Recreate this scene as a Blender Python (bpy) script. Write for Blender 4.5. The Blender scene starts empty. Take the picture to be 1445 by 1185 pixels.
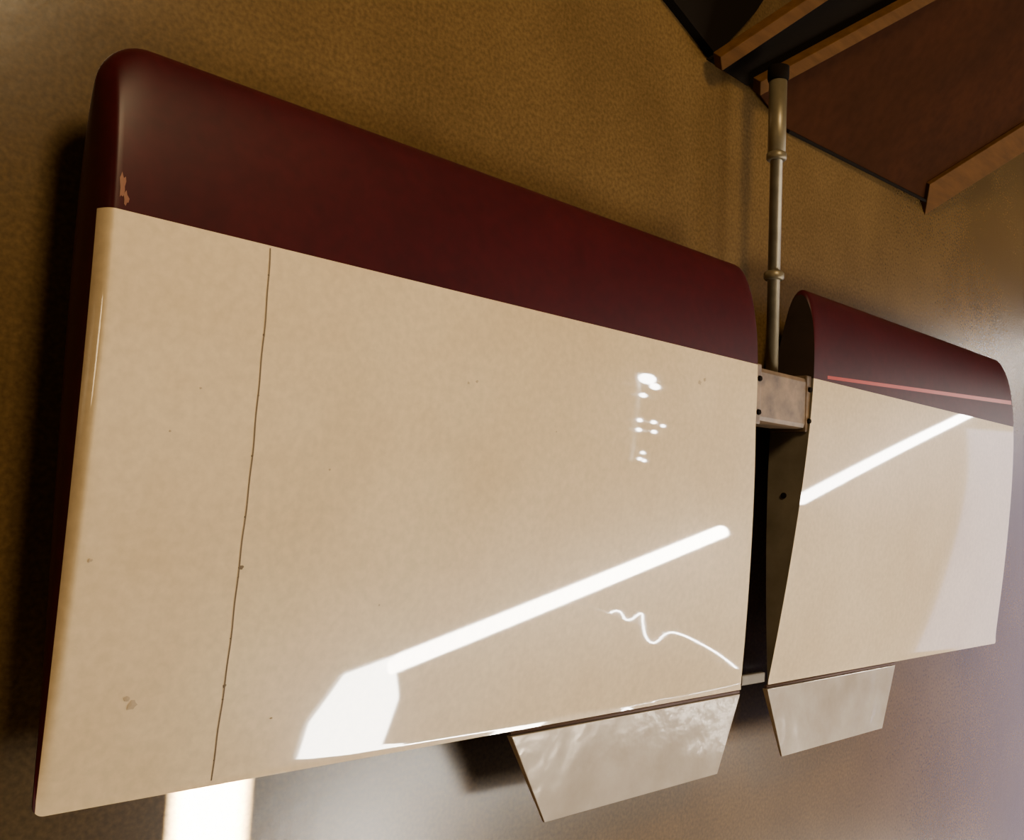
import bpy, bmesh, math, random
from mathutils import Vector, Matrix
random.seed(3)
S=bpy.context.scene
COL=bpy.context.collection

# ---------------------------------------------------------------- materials
def mat(name, base, rough=.5, metal=0., spec=.5, coat=0., coatr=.03, bump=None, c2=None, scale=6, detail=8, rough2=None, stretch=None, grain=None):
    m=bpy.data.materials.new(name); m.use_nodes=True
    nt=m.node_tree; N=nt.nodes; L=nt.links; b=N['Principled BSDF']
    b.inputs['Base Color'].default_value=(*base,1); b.inputs['Roughness'].default_value=rough
    b.inputs['Metallic'].default_value=metal; b.inputs['Specular IOR Level'].default_value=spec
    b.inputs['Coat Weight'].default_value=coat; b.inputs['Coat Roughness'].default_value=coatr
    tc=N.new('ShaderNodeTexCoord'); mp=N.new('ShaderNodeMapping'); L.new(tc.outputs['Object'],mp.inputs[0])
    if stretch: mp.inputs['Scale'].default_value=stretch
    if c2:
        n=N.new('ShaderNodeTexNoise'); n.inputs['Scale'].default_value=scale; n.inputs['Detail'].default_value=detail; n.inputs['Roughness'].default_value=.6
        L.new(mp.outputs[0],n.inputs['Vector'])
        r=N.new('ShaderNodeValToRGB'); r.color_ramp.elements[0].position=.3; r.color_ramp.elements[1].position=.7
        r.color_ramp.elements[0].color=(*base,1); r.color_ramp.elements[1].color=(*c2,1)
        L.new(n.outputs['Fac'],r.inputs[0]); out=r.outputs[0]
        if grain:
            g=N.new('ShaderNodeTexNoise'); g.inputs['Scale'].default_value=grain[0]; g.inputs['Detail'].default_value=3
            L.new(tc.outputs['Object'],g.inputs['Vector'])
            mr=N.new('ShaderNodeMapRange'); mr.inputs['From Min'].default_value=.3; mr.inputs['From Max'].default_value=.7
            mr.inputs['To Min'].default_value=1-grain[1]; mr.inputs['To Max'].default_value=1+grain[1]; L.new(g.outputs['Fac'],mr.inputs[0])
            mx=N.new('ShaderNodeVectorMath'); mx.operation='SCALE'; L.new(out,mx.inputs[0]); L.new(mr.outputs[0],mx.inputs['Scale']); out=mx.outputs[0]
        L.new(out,b.inputs['Base Color'])
        if rough2 is not None:
            mr=N.new('ShaderNodeMapRange'); mr.inputs['To Min'].default_value=rough; mr.inputs['To Max'].default_value=rough2
            mr.inputs['From Min'].default_value=.3; mr.inputs['From Max'].default_value=.7
            L.new(n.outputs['Fac'],mr.inputs[0]); L.new(mr.outputs[0],b.inputs['Roughness'])
    if bump:
        n2=N.new('ShaderNodeTexNoise'); n2.inputs['Scale'].default_value=bump[0]; n2.inputs['Detail'].default_value=4
        L.new(mp.outputs[0],n2.inputs['Vector'])
        bp=N.new('ShaderNodeBump'); bp.inputs['Strength'].default_value=bump[1]; bp.inputs['Distance'].default_value=bump[2]
        L.new(n2.outputs['Fac'],bp.inputs['Height']); L.new(bp.outputs[0],b.inputs['Normal'])
    return m
def emis(name,col,st):
    m=bpy.data.materials.new(name); m.use_nodes=True; N=m.node_tree.nodes; b=N['Principled BSDF']
    b.inputs['Base Color'].default_value=(0.8,.8,.8,1); b.inputs['Emission Color'].default_value=(*col,1); b.inputs['Emission Strength'].default_value=st
    return m
M_white=mat('cream_gloss_paint',(.66,.505,.30),rough=.30,spec=.2,coat=1.0,coatr=.025,c2=(.77,.61,.385),scale=4,grain=(90,.07))
M_white.node_tree.nodes['Principled BSDF'].inputs['Coat IOR'].default_value=1.8
M_tab=mat('tab_gloss_paint',(.46,.39,.31),rough=.14,metal=.3,spec=.7,c2=(.64,.57,.48),scale=9,bump=(8,.3,.012))
M_maroon=mat('maroon_gloss_paint',(.030,.0020,.0034),rough=.40,spec=.20,c2=(.042,.0030,.0044),scale=6,grain=(60,.15))
M_redline=mat('thin_red_line',(.35,.03,.02),rough=.3)
M_rib=mat('bare_rib_metal',(.085,.07,.048),rough=.6,metal=.2,c2=(.16,.135,.10),scale=9)
M_nose=mat('shaded_rib_nose',(.018,.011,.008),rough=.8,spec=.2,c2=(.03,.017,.012),scale=9)  # rib nose coloured dark to paint in the shade around it
M_edge=mat('dirty_edge',(.06,.027,.016),rough=.7)
M_seam=mat('seam_filler',(.14,.10,.06),rough=.8)
M_pipe=mat('dull_pipe_steel',(.22,.18,.11),rough=.42,metal=.5,c2=(.12,.10,.06),scale=14)
M_spar=mat('dusty_spar_paint',(.24,.155,.085),rough=.5,c2=(.05,.032,.02),scale=20)
M_dark=mat('black_iron_and_shade',(.007,.005,.0035),rough=.95,spec=.05)  # iron parts, and the slab that stands in for shade by the crate
M_wood=mat('pine_wood',(.095,.043,.012),rough=.85,spec=.05,c2=(.060,.027,.008),scale=9,stretch=(1,6,6))
M_ply=mat('stained_plywood',(.036,.012,.0045),rough=.95,spec=.03,c2=(.025,.009,.0035),scale=5,grain=(40,.15))
M_floor=mat('sealed_concrete',(.080,.047,.0155),rough=.25,spec=.42,c2=(.112,.067,.023),scale=3,bump=(45,.10,.002),grain=(150,.24))
M_wall=mat('workshop_wall_paint',(.11,.065,.03),rough=.8)
M_tube=emis('fluorescent_tube',(1,.89,.74),125)
M_tube2=emis('fluorescent_tube_far',(1,.92,.84),65)
M_panel=emis('lit_diffuser',(1,.92,.80),75)
M_bulb=emis('bulb_glow',(1,.94,.88),90)
M_house=mat('fixture_white',(.5,.5,.48),rough=.5)

def link(me,name,parent=None,mats=()):
    o=bpy.data.objects.new(name,me); COL.objects.link(o)
    for m in mats: me.materials.append(m)
    if parent: o.parent=parent
    return o
def empty(name,loc=(0,0,0)):
    e=bpy.data.objects.new(name,None); e.location=loc; COL.objects.link(e); return e
def poly(name,verts,faces,m,parent=None,bevel=0,smooth=False):
    me=bpy.data.meshes.new(name); me.from_pydata([tuple(v) for v in verts],[],faces); me.update()
    bm=bmesh.new(); bm.from_mesh(me); bmesh.ops.recalc_face_normals(bm,faces=bm.faces)
    if bevel: bmesh.ops.bevel(bm,geom=list(bm.edges),offset=bevel,segments=2,affect='EDGES',profile=.6)
    if smooth:
        for f in bm.faces: f.smooth=True
    bm.to_mesh(me); bm.free()
    return link(me,name,parent,(m,))
def prism(name,pts,z0,z1,m,parent=None,bevel=0):
    n=len(pts); v=[(x,y,z0) for x,y in pts]+[(x,y,z1) for x,y in pts]
    f=[list(range(n))[::-1],list(range(n,2*n))]+[[i,(i+1)%n,n+(i+1)%n,n+i] for i in range(n)]
    return poly(name,v,f,m,parent,bevel)
def box(name,a,b,m,parent=None,bevel=0):
    return prism(name,[(a[0],a[1]),(b[0],a[1]),(b[0],b[1]),(a[0],b[1])],a[2],b[2],m,parent,bevel)
def beam(name,p,q,w,h,m,parent=None,up=Vector((0,0,1)),bevel=.002):
    p=Vector(p);q=Vector(q);d=(q-p).normalized(); s=d.cross(up).normalized(); u=s.cross(d)
    v=[]
    for e in (p,q):
        for a,b in ((-1,-1),(1,-1),(1,1),(-1,1)): v.append(e+s*a*w/2+u*b*h/2)
    return poly(name,v,[[0,1,2,3],[4,5,6,7],[0,1,5,4],[1,2,6,5],[2,3,7,6],[3,0,4,7]],m,parent,bevel)
def lathe(name,p,q,prof,m,parent=None,seg=32):
    p=Vector(p);q=Vector(q);d=q-p; dn=d.normalized(); a=dn.orthogonal().normalized(); b=dn.cross(a)
    v=[];f=[]
    for t,r in prof:
        for i in range(seg):
            an=2*math.pi*i/seg; v.append(p+d*t+(a*math.cos(an)+b*math.sin(an))*r)
    for k in range(len(prof)-1):
        for i in range(seg):
            j=(i+1)%seg; f.append([k*seg+i,k*seg+j,(k+1)*seg+j,(k+1)*seg+i])
    f.append(list(range(seg))); f.append([ (len(prof)-1)*seg+i for i in range(seg)])
    o=poly(name,v,f,m,parent)
    for pl in o.data.polygons: pl.use_smooth=len(pl.vertices)==4
    return o

# ---------------------------------------------------------------- stabilator
ZC=.10; LE=.470; TE=-.350; CH=LE-TE; T=.112; YB=.275
def half_t(t):
    return CH*5*T*(.2969*math.sqrt(t)-.126*t-.3516*t*t+.2843*t**3-.1036*t**4)
def surf(y,le=LE):
    t=(le-y)/(le-TE); return ZC+half_t(max(0,min(1,t)))
NT=60
TS=sorted(set([round(((1-math.cos(math.pi*i/NT))/2),6) for i in range(NT+1)]+[(LE-YB)/CH]))
def wing(name,root,tip,parent,tipR=.055,rootR=.03,tipround=.015):
    sgn=1 if tip>root(0) else -1
    L=abs(tip-root(0))
    ds=[tipround*(1-math.cos(math.pi/2*i/10)) for i in range(11)]
    ds+=[.02,.03,.04,.05,.06,.08]+[.1+(L-.16)*i/22 for i in range(23)]+[L-.045,L-.03,L-.02,L-.012,L-.006,L-.002,L]
    ds=sorted(set(round(d,5) for d in ds))
    verts=[];nt=len(TS)
    tb=(LE-YB)/CH
    for d in ds:
        e=math.sqrt(max(0,1-(1-min(d,tipround)/tipround)**2))
        e=max(e,.02)
        le=LE
        if d<tipR: le-=tipR*(1-math.sqrt(max(0,1-((tipR-d)/tipR)**2)))
        rr=L-d
        if rr<rootR: le-=rootR*(1-math.sqrt(max(0,1-((rootR-rr)/rootR)**2)))
        te=TE
        if d<.012: te+=.012*(1-math.sqrt(max(0,1-((.012-d)/.012)**2)))
        ring=[]
        for t in TS:
            if t<=tb: y=le+(YB-le)*(t/tb)
            else: y=YB+(te-YB)*((t-tb)/(1-tb))
            x=tip-sgn*d + (root(y)-root(0))*(d/L)
            ring.append((x,y,max(half_t(t)*e,.0012)))
        verts+= [(x,y,ZC+h) for x,y,h in ring]+[(x,y,ZC-h) for x,y,h in ring]
    me=bpy.data.meshes.new(name); faces=[];mi=[]
    n2=2*nt; nb=TS.index(min(TS,key=lambda t:abs(t-tb)))
    for k in range(len(ds)-1):
        a=k*n2;b=(k+1)*n2
        edge=ds[k+1]<=.0035
        for i in range(nt-1):
            faces.append([a+i,a+i+1,b+i+1,b+i]); mi.append(1 if i<nb or edge else 0)
            faces.append([a+nt+i,b+nt+i,b+nt+i+1,a+nt+i+1]); mi.append(1 if (i<nb or ds[k]<.03) else 0)
        faces.append([a,b,b+nt,a+nt]); mi.append(1)
        faces.append([a+nt-1,a+n2-1,b+n2-1,b+nt-1]); mi.append(3)
    faces.append([i for i in range(nt)]+[nt+i for i in range(nt-1,-1,-1)]); mi.append(1)
    a=(len(ds)-1)*n2
    for i in range(nt-1):
        faces.append([a+i,a+i+1,a+nt+i+1,a+nt+i]); mi.append(4 if i<nb else 2)
    me.from_pydata(verts,[],faces); me.update()
    for p,m_ in zip(me.polygons,mi): p.material_index=m_; p.use_smooth=m_ in (0,1)
    o=link(me,name,parent,(M_white,M_maroon,M_rib,M_edge,M_nose))
    bm=bmesh.new(); bm.from_mesh(me); bmesh.ops.recalc_face_normals(bm,faces=bm.faces)
    for e in bm.edges:
        if len(e.link_faces)==2 and (e.link_faces[0].material_index in(2,3,4) or e.link_faces[1].material_index in (2,3,4)): e.smooth=False
    bm.to_mesh(me); bm.free()
    return o
stab=empty('aircraft_stabilator')
rootL=lambda y: 1.655 if y>.16 else 1.655+(.16-y)*.10
rootR=lambda y: 1.885 if y>.40 else 1.885-(.40-y)*.105
w1=wing('near_half_skin',rootL,.395,stab)
w2=wing('far_half_skin',rootR,3.055,stab,rootR=.012)
def strip(name,x,ya,yb,w,m,parent,lift=.0004,n=60):
    v=[];f=[]
    for i in range(n+1):
        y=ya+(yb-ya)*i/n; z=surf(y)+lift; jx=.0004*math.sin(i*.9)+.0004*math.sin(i*.31)
        v+=[(x-w/2+jx,y,z),(x+w/2+jx,y,z)]
        if i: f.append([2*i-2,2*i-1,2*i+1,2*i])
    return poly(name,v,f,m,parent)
strip('panel_seam',.592,.272,-.345,.0018,M_seam,stab)
# thin red line running along the far half's leading edge band
v=[];fc=[]
for i in range(41):
    t=i/40; x=1.93+1.10*t; y=.284+.060*t; w_=.0035+.002*t
    for yy in (y-w_,y+w_):
        ok,loc,nn,_=w2.ray_cast(Vector((x,yy,1)),Vector((0,0,-1))); v.append(loc+nn*.0006)
    if i: fc.append([2*i-2,2*i-1,2*i+1,2*i])
poly('red_line',v,fc,M_redline,stab)
# small chips and scuffs lying on the skin
def chip(name,o,x,y,rx,ry,m,n=11):
    v=[]
    for i in range(n):
        a=2*math.pi*i/n; k=.5+.6*random.random()
        ok,loc,nn,_=o.ray_cast(Vector((x+rx*k*math.cos(a),y+ry*k*math.sin(a),1)),Vector((0,0,-1)))
        if not ok: return
        v.append(loc+nn*.0005)
    c=sum(v,Vector())/n+Vector((0,0,.0004)); v.append(c)
    poly(name,v,[[i,(i+1)%n,n] for i in range(n)],m,stab)
M_chip=mat('chip_primer',(.42,.31,.18),rough=.5); M_scuff=mat('scuff_tan',(.17,.06,.025),rough=.6)
for i,(x,y,r,m_) in enumerate([(.914,.152,.003,M_chip),(.93,.156,.003,M_chip),(.594,-.098,.004,M_seam),(.484,-.245,.007,M_chip),(.478,-.237,.004,M_chip),(.592,-.235,.003,M_seam),(.42,-.089,.003,M_chip),
      (1.465,.217,.006,M_chip),(1.48,.225,.005,M_chip),(.70,.02,.002,M_chip),(.52,.1,.002,M_chip),(.80,-.15,.002,M_chip),(1.1,.1,.002,M_chip),(.49,.05,.002,M_chip),(.66,-.28,.002,M_chip)]):
    chip('paint_chip_%d'%i,w1,x,y,r,r*.8,m_)
chip('tip_scuff_1',w1,.415,.300,.004,.016,M_scuff,17); chip('tip_scuff_2',w1,.420,.288,.003,.008,M_scuff)
for i in range(9): chip('seam_rivet_%d'%i,w1,.592,.24-.07*i,.0018,.0018,M_seam,8)
# trim tabs
def tab(name,h0,h1,o0,o1,yh,yo,parent):
    zt,zb=ZC+.004,ZC-.008
    v=[(h0,yh,zt),(h1,yh,zt),(o1,yo,ZC-.002),(o0,yo,ZC-.002),(h0,yh,zb),(h1,yh,zb),(o1,yo,ZC-.007),(o0,yo,ZC-.007)]
    return poly(name,v,[[0,1,2,3],[4,5,6,7],[0,1,5,4],[1,2,6,5],[2,3,7,6],[3,0,4,7]],M_tab,parent,.0012)
tab('trim_tab_near',1.078,1.700,1.166,1.640,-.3575,-.500,stab)
tab('trim_tab_far',1.800,2.385,1.876,2.335,-.3580,-.502,stab)
lathe('hinge_pin_near',(1.078,-.3535,ZC-.001),(1.70,-.3535,ZC-.001),[(0,.0035),(1,.0035)],M_edge,stab,12)
lathe('hinge_pin_far',(1.800,-.3540,ZC-.001),(2.385,-.3540,ZC-.001),[(0,.0035),(1,.0035)],M_edge,stab,12)
# centre spar + collars + balance tube
box('centre_spar',(1.64,.168,.060),(1.895,.274,.139),M_spar,stab,.010)
for i,x in enumerate((1.668,1.862)):
    box('spar_bracket_%d'%(i+1),(x-.010,.162,.058),(x+.010,.279,.141),M_spar,stab,.003)
    for j,y in enumerate((.185,.25)):
        lathe('spar_bolt_%d_%d'%(i,j),(x,y,.140),(x,y,.146),[(0,.006),(1,.005)],M_dark,stab,6)
lathe('rib_hole_rim',(rootR(.03)-.003,.03,.1),(rootR(.03)+.004,.03,.1),[(0,.006),(1,.006)],M_dark,stab,20)
box('horn_bracket',(1.715,-.345,.088),(1.80,-.325,.098),M_rib,stab,.003)
lathe('balance_tube',(1.783,.262,.10),(1.770,.885,.10),[(0,.0125),(.74,.0125),(.745,.018),(1,.0185)],M_pipe,stab)
for t in (.345,.745):
    a=Vector((1.783,.262,.10)).lerp(Vector((1.770,.885,.10)),t)
    lathe('tube_collar',a-Vector((0,.009,0)),a+Vector((0,.009,0)),[(0,.017),(.2,.0205),(.8,.0205),(1,.017)],M_pipe,stab)
lathe('tube_end_cap',(1.770,.885,.10),(1.770,.915,.10),[(0,.020),(.2,.022),(1,.022)],M_dark,stab)
for i,x in enumerate((.95,2.55)):
    box('rest_block_%d'%(i+1),(x-.05,.02,0),(x+.05,.30,.0555),M_wood,stab,.003)
box('rest_block_3',(1.74,.17,0),(1.82,.26,.061),M_wood,stab,.003)

# ---------------------------------------------------------------- wooden crate panel
cr=empty('wooden_crate')
a=Vector((1.98,.868,0)); b=Vector((2.735,.886,.013)); d=Vector((1.791,.898,.022)); f=Vector((2.117,1.157,.230))
c=Vector((1.642,.900,.024)); e=Vector((1.795,1.055,.148)); g=Vector((2.983,1.097,.182))
nrm=Vector((0,-.62,.78)).normalized()
def slab(name,ps,th,m,off=0):
    ps=[p+nrm*off for p in ps]; n=len(ps); v=ps+[p-nrm*th for p in ps]
    return poly(name,v,[list(range(n)),list(range(2*n-1,n-1,-1))]+[[i,(i+1)%n,n+(i+1)%n,n+i] for i in range(n)],m,cr,.001)
f2=d+(f-d)*2.2; g2=b+(g-b)*2.6
slab('ply_panel',[a,b,g2,f2,d+Vector((.03,0,0))],.015,M_ply)
beam('rail_1',c+Vector((0,0,.012)),c+(e-c)*2.4+Vector((0,0,.012)),.034,.024,M_wood,cr,nrm)
beam('rail_2',d+Vector((0,0,.014)),f2+Vector((0,0,.014)),.034,.024,M_wood,cr,nrm)
beam('rail_3',b+nrm*.005+Vector((-.035,.005,.0)),g2+nrm*.005+Vector((-.035,.005,0)),.11,.02,M_wood,cr,nrm)
beam('bottom_lip',a+nrm*.004,b+nrm*.004,.008,.010,M_dark,cr,nrm)
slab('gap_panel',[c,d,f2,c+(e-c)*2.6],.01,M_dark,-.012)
prism('shade_slab',[(1.66,.925),(1.47,.995),(1.75,1.6),(2.2,1.6),(1.80,1.07)],0,.02,M_dark,cr)  # black slab laid on the floor as painted shade beside the rail

# ---------------------------------------------------------------- room
X0,X1,Y0,Y1,H=-2.5,13,-5,5,4.6
box('floor',(X0,Y0,-.1),(X1,Y1,0),M_floor)
box('ceiling',(X0,Y0,H),(X1,Y1,H+.1),M_wall)
box('wall_left',(X0,Y1,0),(X1,Y1+.1,H),M_wall)
box('wall_right',(X0,Y0-.1,0),(X1,Y0,H),M_wall)
box('wall_back',(X0-.1,Y0,0),(X0,Y1,H),M_wall)
wy0,wy1,wz0,wz1=-4.6,1.3,.3,4.1
fw=empty('wall_front')
box('pier_1',(X1,Y0,0),(X1+.1,wy0,H),M_wall,fw); box('pier_2',(X1,wy1,0),(X1+.1,Y1,H),M_wall,fw)
box('sill',(X1,wy0,0),(X1+.1,wy1,wz0),M_wall,fw); box('lintel',(X1,wy0,wz1),(X1+.1,wy1,H),M_wall,fw)
wn=empty('window_1')
for nm,p,q in (('jamb_1',(wy0,wz0),(wy0+.06,wz1)),('jamb_2',(wy1-.06,wz0),(wy1,wz1)),('frame_bottom',(wy0,wz0),(wy1,wz0+.06)),('frame_top',(wy0,wz1-.06),(wy1,wz1))):
    box(nm,(X1-.02,p[0],p[1]),(X1+.05,q[0],q[1]),M_house,wn)

# ---------------------------------------------------------------- lamps hung from the ceiling
def hang(par,pts,z=2.66):
    for i,(x,y) in enumerate(pts): lathe('hanger_%d'%i,(x,y,z),(x,y,H),[(0,.004),(1,.004)],M_house,par,8)
def tubelight(name,p,q,r,m):
    par=empty(name); P=Vector((*p,2.6)); Q=Vector((*q,2.6)); dd=(Q-P).normalized()
    lathe('tube',P,Q,[(0,r*.8),(.004,r),(.996,r),(1,r*.8)],m,par,20)
    beam('housing',P-dd*.02+Vector((0,0,r+.03)),Q+dd*.02+Vector((0,0,r+.03)),.06,.05,M_house,par)
    hang(par,[(P.lerp(Q,.1).x,P.lerp(Q,.1).y),(P.lerp(Q,.9).x,P.lerp(Q,.9).y)],2.6+r+.04)
    return par
pl=tubelight('fluorescent_light',(2.95,-1.42),(5.44,-.56),.048,M_tube)
tubelight('fluorescent_light.001',(6.30,-.27),(11.01,1.87),.045,M_tube2)
tubelight('floor_sheen_light',(7.2,-3.35),(12.4,-4.3),.07,M_tube2)  # added unseen tube, its reflection brightens the far right floor
prism('diffuser',[(2.72,-1.44),(2.97,-1.36),(3.07,-1.62),(3.06,-2.08),(2.60,-2.03),(2.60,-1.72)],2.59,2.61,M_panel,pl)
prism('diffuser_housing',[(2.70,-1.42),(2.99,-1.34),(3.10,-1.62),(3.09,-2.11),(2.57,-2.06),(2.57,-1.72)],2.612,2.66,M_house,pl)
hang(pl,[(2.8,-1.6),(2.85,-1.95)])
bl=empty('bulb_cluster')
def ball(name,x,y,r,par,z=2.6):
    lathe(name,(x,y,z-r),(x,y,z+r),[((1-math.cos(math.pi*i/10))/2,max(.0005,r*math.sin(math.pi*i/10))) for i in range(11)],M_bulb,par,20)
for i,(x,y,r) in enumerate([(4.48,.66,.05),(4.55,.60,.03),(4.44,.50,.02),(4.42,.28,.015),(4.42,.20,.015),(4.55,.28,.015),(4.56,.20,.015),(4.64,.26,.013),(4.48,.02,.012),(4.46,-.03,.012),(4.50,-.04,.012)]):
    ball('bulb_%d'%i,x,y,r,bl); 
beam('crossbar',(4.48,-.06,2.68),(4.50,.72,2.68),.03,.02,M_house,bl); hang(bl,[(4.49,0.1),(4.49,.6)],2.69)
for i,y in enumerate((.2,.28,.5)): beam('arm_%d'%i,(4.40,y,2.67),(4.66,y,2.67),.01,.01,M_house,bl)
sl=empty('string_light')
pts=[(4.5,-1.18),(4.60,-1.15),(4.68,-1.27),(4.78,-1.17),(4.85,-1.27),(4.95,-1.42),(5.02,-1.46),(5.1,-1.36),(5.3,-1.40),(5.6,-1.52),(5.85,-1.64),(6.11,-1.78)]
cu=bpy.data.curves.new('cord','CURVE'); cu.dimensions='3D'; cu.bevel_depth=.005; sp=cu.splines.new('NURBS'); sp.points.add(len(pts)-1); sp.order_u=3; sp.use_endpoint_u=True
for i,(x,y) in enumerate(pts): sp.points[i].co=(x,y,2.6+.02*math.sin(i*1.7),1)
cu.materials.append(M_bulb); oc=bpy.data.objects.new('cord',cu); COL.objects.link(oc); oc.parent=sl
hang(sl,[(4.5,-1.18),(5.1,-1.37),(6.1,-1.77)],2.6)

# camera
F=1400.0
R=Vector((.7077,.0529,.7046)); D=Vector((.0911,-.9957,-.0167)); W=Vector((.7007,.076,-.7095)); C=Vector((0,0,1.16))
cam=bpy.data.cameras.new('camera'); co=bpy.data.objects.new('camera',cam); COL.objects.link(co)
co.matrix_world=Matrix(((R.x,-D.x,-W.x,0),(R.y,-D.y,-W.y,0),(R.z,-D.z,-W.z,1.16),(0,0,0,1)))
cam.sensor_width=36; cam.lens=F/1445*36; cam.clip_start=.01
S.camera=co

def area(name,loc,size,power,col,target):
    l=bpy.data.lights.new(name,'AREA'); l.shape='DISK'; l.size=size; l.energy=power; l.color=col
    o=bpy.data.objects.new(name,l); COL.objects.link(o); o.location=loc
    o.rotation_euler=(Vector(target)-Vector(loc)).to_track_quat('-Z','Y').to_euler()
area('ceiling_lamp',(.6,2.1,2.6),.8,86,(1,.74,.40),(.9,0,0))
area('shadow_fill',(-2.0,.3,1.0),.5,6,(1,.70,.36),(.4,0,.05))  # added unseen fill lamp, lifts the shadow below the near tip
# added narrow lamp, no skylight above, brightens the floor just behind the trailing edge
l=bpy.data.lights.new('floor_patch_beam','AREA'); l.shape='RECTANGLE'; l.size=.092; l.size_y=.25; l.energy=40; l.color=(1,1,1); l.spread=math.radians(1.0)
o=bpy.data.objects.new('floor_patch_beam',l); COL.objects.link(o); o.location=(.650,-.49,2.0)
w=bpy.data.worlds.new('world'); S.world=w; w.use_nodes=True
w.node_tree.nodes['Background'].inputs[0].default_value=(.68,.64,1,1); w.node_tree.nodes['Background'].inputs[1].default_value=1.7
